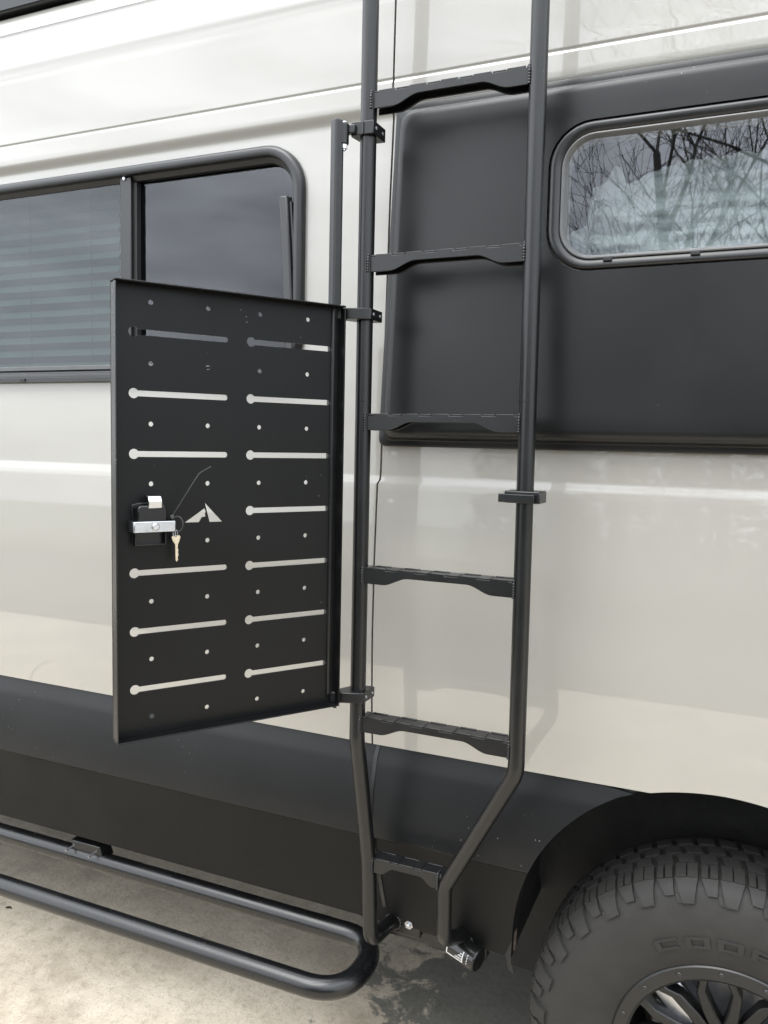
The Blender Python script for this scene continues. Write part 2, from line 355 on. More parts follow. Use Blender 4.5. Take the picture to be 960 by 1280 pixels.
# black lower trim (upper band) and rocker below it
ZT = .9745
tr_o = [(-3.3, .752), (-3.3, ZT), (.03, ZT), (.30, ZT - .012), (.42, ZT - .018), (.530, .9455)] + [p for p in ARCH[::-1] if p[1] < .94 and p[1] > .755]
tr_o[-1] = tr_o[-1]
surface('sill_trim', tr_o + [(.331, .752)], [], trimY, TLEV, 'satin_black', van, lip=.03)
tr2 = [(1.95, .752), (1.95, ZT), (.86, .9455)] + [p for p in ARCHR if p[1] < .94 and p[1] > .755] + [(1.061, .752)]
surface('sill_trim', tr2, [], trimY, TLEV, 'satin_black', van, lip=.03)
ro = [(-3.3, .516), (-3.3, .7485), (.329, .7485)] + [p for p in ARCH[::-1] if p[1] < .742]
surface('rocker_panel', ro, [], trimY, TLEV, 'rocker_black', van, lip=.05)
ro2 = [(1.95, .516), (1.95, .7485), (1.062, .7485)] + [p for p in ARCHR if p[1] < .735]
surface('rocker_panel', ro2, [], trimY, TLEV, 'rocker_black', van, lip=.05)
fl = MB(); fl.tube([(-3.3, .045, .511), (.285, .045, .511)], .0055, 8); fl.build('rocker_flange', 'frame_black', van)
# drain strip running down the trim joint
st = MB(); st.loft([[(x, trimY(z) - .002, z), (x + .009, trimY(z) - .002, z), (x + .009, trimY(z) + .008, z), (x, trimY(z) + .008, z)] for x, z in [(-.028, .968), (-.030, .955), (-.033, .92), (-.034, .86), (-.033, .80), (-.030, .75), (-.026, .70), (-.020, .62), (-.016, .56)]], True, True, True)
st.build('joint_strip', 'gloss_black', van)
# roof, far side, ends, floor
rf = MB(); 
half = [(y, z) for z, y in [(2.70, .178), (2.745, .196), (2.772, .222), (2.797, .270), (2.820, .36), (2.837, .50), (2.848, .68), (2.852, .9)]]
half[0] = (bodyY(2.712), 2.712)
sec = half + [(2.0 - y, z) for y, z in half[::-1]]
rf.loft([[(x, y, z) for y, z in sec] for x in (-3.3, 1.95)], closed=False); rf.build('roof', 'paint', van, ang=60)
fs = MB(); fs.loft([[(x, 2.0 - bodyY(z), z) for z in (.5, .8, 1.2, 1.55, 2.3, 2.5, 2.6, 2.712)] for x in (-3.3, 1.95)], closed=False); fs.build('far_side_panel', 'paint', van)
en = MB(); en.loft([[(1.949, .06, .5), (1.949, .0, 1.2), (1.949, .055, 2.3), (1.949, .36, 2.78), (1.949, 1.64, 2.78), (1.949, 1.945, 2.3), (1.949, 2.0, 1.2), (1.949, 1.94, .5)], [(1.97, .12, .55), (1.97, .06, 1.2), (1.97, .11, 2.3), (1.97, .4, 2.72), (1.97, 1.6, 2.72), (1.97, 1.89, 2.3), (1.97, 1.94, 1.2), (1.97, 1.88, .55)]], True, False, True)
en.build('rear_door', 'paint', van)
fe = MB(); fe.loft([[(-3.299, .06, .5), (-3.299, .0, 1.2), (-3.299, .055, 2.3), (-3.299, .36, 2.78), (-3.299, 1.64, 2.78), (-3.299, 1.945, 2.3), (-3.299, 2.0, 1.2), (-3.299, 1.94, .5)], [(-3.5, .2, .5), (-3.5, .12, 1.2), (-3.45, .2, 2.2), (-3.4, .5, 2.6), (-3.4, 1.5, 2.6), (-3.45, 1.8, 2.2), (-3.5, 1.88, 1.2), (-3.5, 1.8, .5)]], True, False, True)
fe.build('cab_front', 'paint', van)
fo = MB(); fo.box((-1.5, 1.0, .60), (3.5, 1.8, .06)); fo.box((1.55, 1.0, .95), (.8, 1.8, .06)); fo.build('floor_pan', 'liner', van)
for y in (.48, 1.52):
    cr = MB(); cr.box((-.7, y, .44), (5.0, .09, .16)); cr.build('chassis_shade_rail', 'liner', van, bev=.01)  # unseen underbody rails, added to darken the ground below
tk = MB(); tk.box((-.9, .80, .40), (1.3, .45, .24)); tk.build('shade_tank', 'liner', van, bev=.03)  # unseen tank box, added to deepen the shade under the van
tk = MB(); tk.box((-2.4, 1.0, .42), (1.0, .9, .22)); tk.build('shade_tank', 'liner', van, bev=.03)  # second unseen tank box, added for the same under-van shade
ax_ = MB(); ax_.tube([(WX_, .2, .40), (WX_, 1.8, .40)], .05, 16); ax_.build('axle', 'liner', van)
sk = MB(); sk.box((-.7, 1.93, .42), (5.0, .03, .28)); sk.build('shade_skirt', 'liner', van, bev=.005)  # added board closing the open far side, keeps light from under the van
inn = MB(); inn.box((-.7, 1.2, 1.7), (5.1, .04, 1.9)); inn.build('dark_interior_sheet', 'dark_inside', van)  # dark sheet added to stand for the unlit interior behind the windows

# ------------------------------------------------------------------ window flare (bulged black panel)
def baseY(z): return .0228 + (z - 1.60) * (.0585 - .0228) / .695
def fq(s_in, rad):
    """flare outline inset by s_in; corners pulled so the left edge leans"""
    o = []
    for x, z in rrect(-.022 + s_in * .9, 1.34 - s_in, 1.6215 + s_in * .95, 2.316 - s_in * .92, rad, 6):
        o.append((x + (z - 1.62) / .69 * .026 * (1 - (x + .02) / 1.36), z))
    return o
flr = MB(); loops = []
for ins, dep, rad in ((0, -.004, .016), (0, .0125, .016), (.001, .0140, .016), (.003, .0150, .016), (.0135, .0153, .018), (.0150, .0165, .020), (.0205, .030, .023), (.0235, .037, .025), (.0275, .0415, .027), (.033, .0440, .029), (.041, .045, .031)):
    loops.append([(x, baseY(z) - dep, z) for x, z in fq(ins, rad)])
flr.loft(loops)
last = fq(.041, .031); hole = rrect(.331, 1.15, 1.9555, 2.2265, .078)
polys = [[Vector((x, z, 0)) for x, z in last], [Vector((x, z, 0)) for x, z in hole]]
flat = [p for l in polys for p in l]
flr.add([(p.x, baseY(p.y) - .045, p.y) for p in flat], tessellate_polygon(polys))
flr.loft([[(x, baseY(z) - .045, z) for x, z in hole], [(x, baseY(z) - .02, z) for x, z in hole]])
def weld(o, d=1e-5):
    bm = bmesh.new(); bm.from_mesh(o.data); bmesh.ops.remove_doubles(bm, verts=bm.verts, dist=d); bmesh.ops.recalc_face_normals(bm, faces=bm.faces)
    for f in bm.faces: f.smooth = True
    for ed in bm.edges:
        if len(ed.link_faces) == 2: ed.smooth = ed.calc_face_angle(0) < R(30)
    bm.to_mesh(o.data); bm.free()
fo_ = flr.build('window_flare', 'flare_black', van); weld(fo_)

# rear window set in the flare
wr = bpy.data.objects.new('window', None); COL.objects.link(wr); wr.parent = van; wr.matrix_parent_inverse = Matrix.Translation(-ROOTLOC[van.name])
wr['label'] = 'long sliding window with rounded corners in the black flare'
def ring(specs, fy): return [[(x, fy(z) - dep, z) for x, z in rrect(*r)] for r, dep in specs]
def rr(i, rad): return (.331 + i, 1.15 - i, 1.9555 + i * .82, 2.2265 - i * .92, rad)
fr = MB(); fr.loft(ring([(rr(.003, .076), .028), (rr(.003, .076), .043), (rr(.006, .074), .0475), (rr(.010, .071), .0485), (rr(.020, .064), .047), (rr(.025, .060), .042)], baseY)); fr.build('frame', 'frame_black', wr, ang=50)
g2 = MB(); g2.loft(ring([(rr(.025, .060), .040), (rr(.0255, .0595), .0455), (rr(.028, .057), .0465), (rr(.031, .054), .0445), (rr(.033, .052), .037), (rr(.036, .049), .034)], baseY)); g2.build('gasket', 'gasket', wr, ang=50)
gl = rrect(*rr(.033, .05)); g3 = MB(); g3.loft([[(x, baseY(z) - .0345, z) for x, z in gl], [(x, baseY(z) - .0305, z) for x, z in gl]], True, True, True); g3.build('pane', 'glass_clear', wr, smooth=False)
for x in (.447, .598, .80, 1.0):
    c = MB(); c.box((x, baseY(1.973) - .0485, 1.9735), (.016, .006, .006)); c.build('clip', 'rubber', wr, bev=.001)
# ragged insulation film standing behind the glass
random.seed(11)
ins = MB(); nx, nz = 150, 60; vs = []; fsx = []
def rag(x):
    t = (x - .36) / .76
    base = lin(x, [(.36, 2.035), (.392, 2.05), (.40, 2.118), (.425, 2.128), (.44, 2.158), (.452, 2.160), (.462, 2.128), (.485, 2.124), (.50, 2.142), (.56, 2.152), (.66, 2.158), (.80, 2.15), (1.12, 2.14)])
    return base + .010 * mnoise.noise(Vector((x * 34, 3.1, 0))) + .006 * mnoise.noise(Vector((x * 120, 7.7, 0)))
for i in range(nx + 1):
    x = .355 + .77 * i / nx; zt = rag(x)
    for j in range(nz + 1):
        z = 1.965 + (zt - 1.965) * j / nz
        y = baseY(z) + .030 + .008 * mnoise.noise(Vector((x * 5, z * 38, 1.0))) + .004 * mnoise.noise(Vector((x * 18, z * 60, 5.0)))
        vs.append((x, y, z))
for i in range(nx):
    for j in range(nz):
        a = i * (nz + 1) + j; fsx.append((a, a + nz + 1, a + nz + 2, a + 1))
ins.add(vs, fsx); io = ins.build('insulation_film', 'foil', van, ang=180)
so_ = io.modifiers.new('thickness', 'SOLIDIFY'); so_.thickness = .0015

# ------------------------------------------------------------------ front window with slider
wl = bpy.data.objects.new('window', None); COL.objects.link(wl); wl.parent = van; wl.matrix_parent_inverse = Matrix.Translation(-ROOTLOC[van.name])
wl['label'] = 'half-slider window with grey frame and pleated blind'
def rl(i, rad): return (WL['x0'] + i, WL['x1'] - i, WL['z0'] + i, WL['z1'] - i, rad)
f1 = MB(); f1.loft(ring([(rl(0, .100), -.001), (rl(0, .100), .010), (rl(.003, .097), .015), (rl(.008, .092), .018), (rl(.016, .085), .018), (rl(.0215, .080), .016), (rl(.023, .079), .012), (rl(.0235, .0785), .002), (rl(.034, .068), -.004), (rl(.036, .066), -.014)], baseY)); f1.build('frame', 'frame_black', wl, ang=40)
s1 = MB(); s1.loft(ring([((WL['x0'] + .03, WL['x1'] - .03, WL['z0'] + .0, WL['z0'] + .012, .005), .016), ((WL['x0'] + .03, WL['x1'] - .03, WL['z0'] + .0, WL['z0'] + .012, .005), .0225)], baseY), True, True, True); s1.build('sill_lip', 'frame_black', wl, bev=.001)
s2 = MB(); z0 = WL['z0'] + .036; s2.box((-.99, baseY(z0) + .002, z0), (1.46, .010, .011)); s2.build('sill_seal', 'gasket', wl, bev=.001)
def pane(x0, x1, off):
    z0, z1 = WL['z0'] + .03, WL['z1'] - .03; r_ = rrect(x0, x1, z0, z1, .055)
    g = MB(); g.loft([[(x, baseY(z) + off, z) for x, z in r_], [(x, baseY(z) + off + .004, z) for x, z in r_]], True, True, True); g.build('pane', 'glass_tint', wl, smooth=False)
pane(-1.73, -.69, .007); pane(-.735, -.244, .019)
m1 = MB()
def barz(mb, pts, wx, y0, y1):
    mb.loft([[(x - wx / 2, baseY(z) + y0, z), (x + wx / 2, baseY(z) + y0, z), (x + wx / 2, baseY(z) + y1, z), (x - wx / 2, baseY(z) + y1, z)] for x, z in pts], True, True, True)
barz(m1, [(-.712, 1.79), (-.712, 2.252)], .034, -.006, .006); m1.build('mullion', 'frame_black', wl, bev=.002)
m2 = MB(); barz(m2, [(-.690, 1.80), (-.690, 2.24)], .011, .003, .018); m2.build('mullion_strip', 'rubber', wl)  # dark strip along the right edge of the mullion
sc = MB(); sc.cyl((-.714, baseY(2.2495) - .006, 2.2495), (0, -1, 0), .0045, 0, .004, 12, .0012); sc.build('screw', 'zinc', wl)
dfl = MB(); barz(dfl, [(-.262, 2.163), (-.2545, 2.06), (-.2485, 1.96), (-.243, 1.86), (-.240, 1.80)], .022, -.020, .006); dfl.build('deflector_strip', 'grey_plastic', wl, bev=.004)
df2 = MB(); barz(df2, [(-.247, 2.15), (-.239, 2.06), (-.2335, 1.96), (-.228, 1.86), (-.225, 1.80)], .006, -.012, .006); df2.build('track', 'frame_black', wl, bev=.001)
wh = MB(); wh.box((-1.04, baseY(1.768) - .0235, 1.771), (.016, .003, .007)); wh.build('drain_slot', 'rubber', wl)
bl = bpy.data.objects.new('window_blind', None); COL.objects.link(bl); bl.parent = van; bl.matrix_parent_inverse = Matrix.Translation(-ROOTLOC[van.name])
sl_me = None
for k in range(13):
    z = 1.80 + k * .0345
    if sl_me is None:
        b = MB(); n = 1
        b.loft([[(x, 0, 0), (x, .012, .018), (x, 0, .0345), (x, .0012, .0345), (x, .0132, .018), (x, .0012, 0)] for x in (-1.74, -.775)], True, True, True)
        o = b.build('slat', 'blind', bl, smooth=False); sl_me = o.data
    else:
        o = bpy.data.objects.new('slat', sl_me); COL.objects.link(o); o.parent = bl
    o.location = (0, baseY(z) + .04, z)
for x in (-1.07, -.86, -1.4):
    cd = MB(); cd.tube([(x, baseY(1.8) + .036, 1.8), (x, baseY(2.24) + .036, 2.24)], .0009, 6); cd.build('cord', 'dark_inside', bl)

# ------------------------------------------------------------------ wheel well and wheel
WX, WZ, WY = .722, .402, .128
well = MB(); loops = []
for y, k in ((.022, 1.0), (.03, 1.035), (.07, 1.05), (.20, 1.05), (.36, 1.05)):
    loops.append([(.695 + (x - .695) * k, y, .40 + (z - .40) * k if z > .49 else z) for x, z in [(.294, .485)] + ARCH + ARCHR[1:] + [(1.096, .485)]])
well.loft(loops, closed=False)
well.add([(.2, .36, .25), (1.2, .36, .25), (1.2, .36, 1.1), (.2, .36, 1.1)], [(0, 1, 2, 3)])  # inner wall, carried low to shade the ground behind the wheel
well.build('wheel_well', 'liner', van, ang=50)
# pressed ribs and a bracket on the liner
for i, (a, y) in enumerate(((150, .17), (140, .17), (128, .18), (75, .16))):
    b = MB(); r0 = .452; c = Vector((.70, y, .52)) + Vector((math.cos(R(a)), 0, math.sin(R(a)))) * r0
    b.box(c, (.10, .22, .012), Matrix.Rotation(-R(a - 90), 3, 'Y')); b.build('liner_rib', 'liner', van, bev=.004)
bk = MB(); bk.box((.60, .22, .93), (.09, .12, .05)); bk.build('spring_bracket', 'frame_black', van, bev=.004)
ru = MB(); ru.box((.287, .052, .545), (.006, .02, .045)); ru.build('rust_patch', 'rust', van, bev=.002)

wheel = bpy.data.objects.new('wheel', None); COL.objects.link(wheel); wheel.parent = van; wheel.matrix_parent_inverse = Matrix.Translation(-ROOTLOC[van.name])
hp = [(.208, -.088), (.215, -.100), (.232, -.110), (.262, -.1185), (.295, -.1225), (.320, -.1215), (.344, -.118), (.364, -.111), (.377, -.102), (.385, -.091), (.3885, -.075), (.3905, -.04), (.391, 0)]
TP = hp + [(r, -y) for r, y in hp[::-1][1:]]
SL = [0]
for a, b_ in zip(TP, TP[1:]): SL.append(SL[-1] + math.hypot(a[0] - b_[0], a[1] - b_[1]))
def tpt(s):
    s = max(0, min(SL[-1] - 1e-6, s))
    for i in range(len(SL) - 1):
        if s <= SL[i + 1]:
            t = (s - SL[i]) / (SL[i + 1] - SL[i]); a, b_ = TP[i], TP[i + 1]
            p = (a[0] + (b_[0] - a[0]) * t, a[1] + (b_[1] - a[1]) * t); break
    return p
def tnorm(s):
    a = tpt(s - .006); b_ = tpt(s + .006); d = (b_[0] - a[0], b_[1] - a[1]); l = math.hypot(*d)
    return (-d[1] / l * -1, -d[0] / l) if False else (d[1] / l, -d[0] / l)
def tw(a, s, h):
    r_, y = tpt(s); n = tnorm(s); r_ += n[0] * h; y += n[1] * h
    return (WX + r_ * math.cos(a), WY + y, WZ + r_ * math.sin(a))
def tile(mb, s0, s1, L0, L1, R0, R1, h, ns=4):
    top = []; bot = []
    for i in range(ns + 1):
        t = i / ns; s = s0 + (s1 - s0) * t; aL = L0 + (L1 - L0) * t; aR = R0 + (R1 - R0) * t
        top.append((tw(aL, s, h), tw((aL + aR) / 2, s, h), tw(aR, s, h))); bot.append((tw(aL, s, -.002), tw((aL + aR) / 2, s, -.002), tw(aR, s, -.002)))
    vs = []; fs = []
    for i in range(ns + 1): vs += [bot[i][0], top[i][0], top[i][1], top[i][2], bot[i][2]]
    for i in range(ns):
        for j in range(4):
            a = i * 5 + j; fs.append((a, a + 1, a + 6, a + 5))
    fs.append((0, 1, 2, 3, 4)); k = ns * 5; fs.append((k + 4, k + 3, k + 2, k + 1, k)); mb.add(vs, fs)
ty = MB(); SEG = 120
ty.loft([[tw(2 * math.pi * k / SEG, s, 0) for k in range(SEG)] for s in SL])
S_SH = SL[9]; SC = SL[12]          # shoulder and tread centre
NP = 29; P = 2 * math.pi / NP
for k in range(NP):
    a = k * P
    # long stepped side lug, short side lug
    tile(ty, S_SH - .040, S_SH + .004, a + .16 * P, a + .04 * P, a + .44 * P, a + .56 * P, .0078)
    tile(ty, S_SH - .026, S_SH + .004, a + .62 * P, a + .60 * P, a + .84 * P, a + .98 * P, .0066)
    tile(ty, S_SH - .040, S_SH - .024, a + .44 * P, a + .50 * P, a + .56 * P, a + .60 * P, .0040, 2)
    # shoulder blocks wrapping on to the tread
    tile(ty, S_SH + .003, S_SH + .046, a + .04 * P, a + .07 * P, a + .27 * P, a + .30 * P, .0095)
    tile(ty, S_SH + .003, S_SH + .046, a + .30 * P, a + .33 * P, a + .53 * P, a + .56 * P, .0095)
    tile(ty, S_SH + .003, S_SH + .042, a + .61 * P, a + .64 * P, a + .77 * P, a + .80 * P, .0095)
    tile(ty, S_SH + .003, S_SH + .042, a + .82 * P, a + .85 * P, a + .96 * P, a + .99 * P, .0095)
    for q, (s0, s1, sh) in enumerate(((.052, .082, .1), (.088, .118, .45), (.124, .150, .2))):
        for j in range(2):
            b0 = a + (j * .5 + sh) * P
            tile(ty, S_SH + s0, S_SH + s1, b0 + .03 * P, b0 + .10 * P, b0 + .40 * P, b0 + .47 * P, .0095, 2)
ty.build('tyre', 'tyre', wheel, ang=28)
# raised sidewall letters
def letters(word, a_mid, s_lo, s_hi, step, wd):
    lt = MB(); n = len(word); th = (s_hi - s_lo) * .26; sw = wd * .26; h = .0036
    for i, ch in enumerate(word):
        a0 = a_mid + step * ((n - 1) / 2 - i) + wd / 2; a1 = a0 - wd      # reads clockwise
        mid = (s_lo + s_hi) / 2
        T = lambda s0, s1, x0, x1: tile(lt, s0, s1, a0 - wd * x1, a0 - wd * x1, a0 - wd * x0, a0 - wd * x0, h, 2)
        v = .24; hT = (s_hi - s_lo)
        t = lambda y0, y1, x0, x1: T(s_lo + hT * y0, s_lo + hT * y1, x0, x1)
        if ch == 'C': t(0, 1, 0, v); t(0, .2, v, 1); t(.8, 1, v, 1)
        if ch == 'O': t(0, 1, 0, v); t(0, 1, 1 - v, 1); t(0, .2, v, 1 - v); t(.8, 1, v, 1 - v)
        if ch == 'P': t(0, 1, 0, v); t(.8, 1, v, 1); t(.38, .58, v, 1); t(.58, .8, 1 - v, 1)
        if ch == 'E': t(0, 1, 0, v); t(0, .2, v, 1); t(.8, 1, v, 1); t(.4, .6, v, .9)
        if ch == 'R': t(0, 1, 0, v); t(.8, 1, v, 1); t(.38, .58, v, 1); t(.58, .8, 1 - v, 1); t(0, .38, .7, .98)
    lt.build('sidewall_lettering', 'tyre', wheel, ang=28)
letters('COOPER', R(84), SL[3] + .004, SL[3] + .027, .216, .165)
# rim
def lathe(mb, prof, seg=96): mb.loft([[(WX + r_ * math.cos(2 * math.pi * k / seg), WY + y, WZ + r_ * math.sin(2 * math.pi * k / seg)) for k in range(seg)] for r_, y in prof])
rm = MB(); lathe(rm, [(.214, -.080), (.2195, -.096), (.2195, -.104), (.217, -.1065), (.194, -.1085), (.1885, -.105), (.186, -.085), (.183, -.03), (.175, .06), (.0, .06)]); rm.build('rim', 'rim', wheel, ang=30)
sp = MB(); NSP = 8
for k in range(NSP):
    a = 2 * math.pi * k / NSP + R(74)
    ca, sa = math.cos(a), math.sin(a); ex = Vector((ca, 0, sa)); et = Vector((-sa, 0, ca)); o = Vector((WX, WY, WZ))
    for sgn in (-1, 1):
        pth = [(.045, sgn * .012, -.062), (.10, sgn * .016, -.075), (.15, sgn * .026, -.086), (.172, sgn * .042, -.094), (.190, sgn * .052, -.098)]
        wd = [.013, .0115, .0105, .010, .013]
        lo = []
        for (r_, t, y), w_ in zip(pth, wd):
            c = o + ex * r_ + et * t + Vector((0, y, 0))
            lo.append([c + et * w_ + Vector((0, .03, 0)), c + et * w_ + Vector((0, .003, 0)), c + et * (w_ - .003), c - et * (w_ - .003), c - et * w_ + Vector((0, .003, 0)), c - et * w_ + Vector((0, .03, 0))])
        sp.loft(lo, True, True, True)
sp.cyl((WX, WY, WZ), (0, -1, 0), .062, .02, .070, 40, .008); sp.cyl((WX, WY, WZ), (0, -1, 0), .034, .05, .088, 32, .006)
sp.build('spokes', 'rim', wheel, ang=30)
bo = None
for k in range(16):
    a = 2 * math.pi * k / 16 + R(4)
    if bo is None:
        b = MB(); b.cyl((0, 0, 0), (0, -1, 0), .0055, -.004, .0028, 10, .0012); ob = b.build('rim_bolt', 'frame_black', wheel); bo = ob.data
    else: ob = bpy.data.objects.new('rim_bolt', bo); COL.objects.link(ob); ob.parent = wheel
    ob.location = (WX + .2055 * math.cos(a), WY - .107, WZ + .2055 * math.sin(a))
dk = MB(); dk.cyl((WX, WY, WZ), (0, -1, 0), .15, -.04, .005, 48, .004); dk.build('brake_disc', 'edge_metal', wheel)
ca_ = MB(); ca_.box((WX - .10, WY - .03, WZ + .09), (.07, .05, .13), Matrix.Rotation(R(-42), 3, 'Y')); ca_.build('brake_calliper', 'zinc', wheel, bev=.01)

# ------------------------------------------------------------------ ladder
LEAN = R(2.951); D = Vector((0, math.sin(LEAN), math.cos(LEAN))); NB = Vector((0, math.cos(LEAN), -math.sin(LEAN)))   # up the ladder, into the van
O = Vector((0, -.11, 1.675)); LW = .3277; RT = .0159
def lad(x, v, n=0): return O + Vector((x, 0, 0)) + D * v + NB * n
ladder = root('side_ladder', (.17, -.09, .5), 'black tubular ladder with six notched rungs bolted to the side of the van', 'ladder')
lp = fillet([(0, .30, 2.90), (0, .08, 2.86), lad(0, 1.02), lad(0.0, -.645), (.004, -.097, .74), (.004, -.090, .548), (.007, .055, .522)], [0, .08, .08, .10, .10, .042, 0], 10)
b = MB(); b.tube(lp, RT, 24); b.build('rail', 'powder', ladder)
rp_ = fillet([(LW, .30, 2.90), (LW, .08, 2.86), lad(LW, 1.02), lad(LW + .006, -.655), (.1765, -.097, .725), (.1725, -.088, .60), (.180, .055, .525)], [0, .08, .08, .075, .06, .05, 0], 10)
b = MB(); b.tube(rp_, RT, 24); b.build('rail', 'powder', ladder)
for x in (0, LW):     # sleeve joints above the middle rung
    j = MB(); j.tube([lad(x, .040), lad(x, .0404), lad(x, .0408)], [RT + .0004] * 3, 24); j.build('sleeve_joint', 'gloss_black', ladder)
def bead(mb, pts, r):
    path = []; rad = []
    P_ = [Vector(p) for p in pts]
    for i in range(len(P_) - 1):
        n = max(2, int((P_[i + 1] - P_[i]).length / .0012))
        for j in range(n):
            path.append(P_[i].lerp(P_[i + 1], j / n))
    for i, p in enumerate(path): rad.append(r * (1 + .22 * math.sin(i * 2 * math.pi / 4.0)))
    mb.tube(path, rad, 8)
def rung_mesh(x0, x1):
    """front plate with deep ends, top plate with interlocking teeth, back plate; local: x, D up, NB in"""
    mb = MB(); w_ = x1 - x0; e1 = .062 if w_ > .2 else .03; e2 = e1 + .034 if w_ > .2 else e1 + .02
    poly = [(x0, .0128)]
    nt_ = 5 if w_ > .2 else 3
    step = w_ / nt_
    for k in range(nt_):
        a = x0 + (k + .5) * step - .018; c = a + .036
        poly += [(a, .0128), (a + .0012, .0168), (c - .0012, .0168), (c, .0128)]
    poly += [(x1, .0128), (x1, -.0160)]
    def cur(xa, xb, za, zb): return [(xa + (xb - xa) * t, za + (zb - za) * (3 * t * t - 2 * t ** 3)) for t in (0, .15, .3, .45, .6, .75, .9, 1)]
    poly += cur(x1 - e1 * .72, x1 - e2, -.0160, .0005) + cur(x0 + e2, x0 + e1 * .72, .0005, -.0160) + [(x0, -.0160)]
    dep = .037
    for n0, n1 in ((-.0085, -.0040), (dep - .013, dep - .0085)):
        mb.prism(poly, (0, 0, 0), (1, 0, 0), D, NB, n0, n1)
    mb.prism([(x0, -.0038), (x1, -.0038), (x1, dep - .0132), (x0, dep - .0132)], (0, 0, 0), (1, 0, 0), NB, D, .0105, .0150)
    for k in range(nt_ + 1):     # raised grip strips between the teeth
        a = max(x0, x0 + (k - .5) * step + .0187); c = min(x1, x0 + (k + .5) * step - .0187)
        mb.prism([(a, -.0078), (c, -.0078), (c, dep - .0090), (a, dep - .0090)], (0, 0, 0), (1, 0, 0), NB, D, .0131, .0162)
    return mb
def weld_at(parent, c, side, hi=.0155, lo=-.0165):
    mb = MB(); x = side * .0005
    bead(mb, [Vector((x, 0, 0)) + D * lo + NB * -.0105, Vector((x, 0, 0)) + D * hi * .4 + NB * -.0110, Vector((x, 0, 0)) + D * (hi + .001) + NB * -.0085, Vector((x, 0, 0)) + D * (hi + .001) + NB * .006], .0029)
    o = mb.build('weld_bead', 'powder', parent, ang=180); o.location = c; return o
rm5 = None
for k in range(5):
    v = .305 * (2 - k)
    if rm5 is None: o = rung_mesh(RT * .6, LW - RT * .32).build('rung', 'powder', ladder, bev=.0008); rm5 = o.data
    else:
        o = bpy.data.objects.new('rung', rm5); COL.objects.link(o); o.parent = ladder; o.matrix_parent_inverse = Matrix.Translation(-ROOTLOC[ladder.name])
        bb = o.modifiers.new('bevel', 'BEVEL'); bb.width = .0008; bb.segments = 2; bb.limit_method = 'ANGLE'
    o.location = lad(0, v)
    weld_at(o, Vector((RT * .60, 0, 0)) - NB * .0018, 1); weld_at(o, (LW - RT * .80 + .006 * (1.02 - v) / 1.675, 0, 0), -1)
o = rung_mesh(.004 + RT * .6, .176 - RT * .2).build('rung', 'powder', ladder, bev=.0008); o.location = (0, -.097, .737)
weld_at(o, (.004 + RT * .72, 0, 0), 1); weld_at(o, (.1768 - RT * .75, 0, 0), -1)
# block on the rear rail
c = lad(LW + .004, -.134)
jb = MB(); rot = Matrix.Rotation(-LEAN, 3, 'X')
jb.box(c + D * .001 + NB * .004, (.066, .052, .022), rot); jb.build('rail_block', 'powder', ladder, bev=.002)
jb = MB(); jb.box(c + NB * -.027 + Vector((-.008, 0, 0)) - D * .001, (.066, .012, .015), rot); jb.build('rail_block_strap', 'powder', ladder, bev=.001)
# feet
ft = MB(); ft.box((.03, .036, .525), (.085, .012, .058)); ft.build('foot_plate', 'powder', ladder, bev=.003)
ft = MB(); ft.box((.196, .036, .525), (.070, .012, .058)); ft.build('foot_plate', 'powder', ladder, bev=.003)
for x, z in ((.007, .524), (.180, .526)):
    mb = MB(); pts = [(x + .0175 * math.cos(a), .029, z + .0175 * math.sin(a)) for a in (2 * math.pi * k / 24 for k in range(25))]; bead(mb, pts, .004); mb.build('weld_bead', 'powder', ladder, ang=180)
nb = MB(); nb.cyl((.047, .031, .528), (0, -1, 0), .0105, 0, .007, 6); nb.cyl((.047, .031, .528), (0, -1, 0), .005, 0, .014, 12, .001); nb.build('bolt', 'zinc', ladder, smooth=False)
bm_ = MB(); bm_.box((.085, .058, .500), (.28, .03, .045)); bm_.build('mounting_beam', 'powder', ladder, bev=.003)
cap = MB(); cap.cyl((.196, .004, .515), (.93, -.30, -.10), .026, -.044, .030, 28, .003); cap.build('end_canister', 'gloss_black', ladder)
# white printed marks on the canister's label face (border and unreadable print)
ax = Vector((.93, -.30, -.10)).normalized(); up = Vector((0, 0, 1)); sidev = ax.cross(up).normalized(); upv = sidev.cross(ax).normalized()
if sidev.y > 0: sidev = -sidev
lb = MB()
def mark(a0, a1, t0, t1):
    r_ = .0264; c0 = Vector((.196, .004, .515)); lo = []
    for i in range(5):
        t = R(t0 + (t1 - t0) * i / 4); n = sidev * math.cos(t) + upv * math.sin(t)
        lo.append([c0 + ax * a0 + n * r_, c0 + ax * a1 + n * r_, c0 + ax * a1 + n * (r_ - .0008), c0 + ax * a0 + n * (r_ - .0008)])
    lb.loft(lo, True, True, True)
mark(-.040, .004, -16, -10); mark(.0015, .004, -10, 40); mark(-.040, -.0375, -10, 25)
for i in range(5): mark(-.016 + i * .0034, -.0138 + i * .0034, -4, 3 + (i % 2) * 2)
for i in range(3): mark(-.009 + i * .0034, -.0066 + i * .0034, 10, 15 + (i % 2) * 3)
mark(-.004, -.0005, 22, 27)
for i in range(4): mark(.0135, .0152, -8 + i * 13, -1 + i * 13)
lb.build('printed_label', 'white_print', ladder, smooth=False)

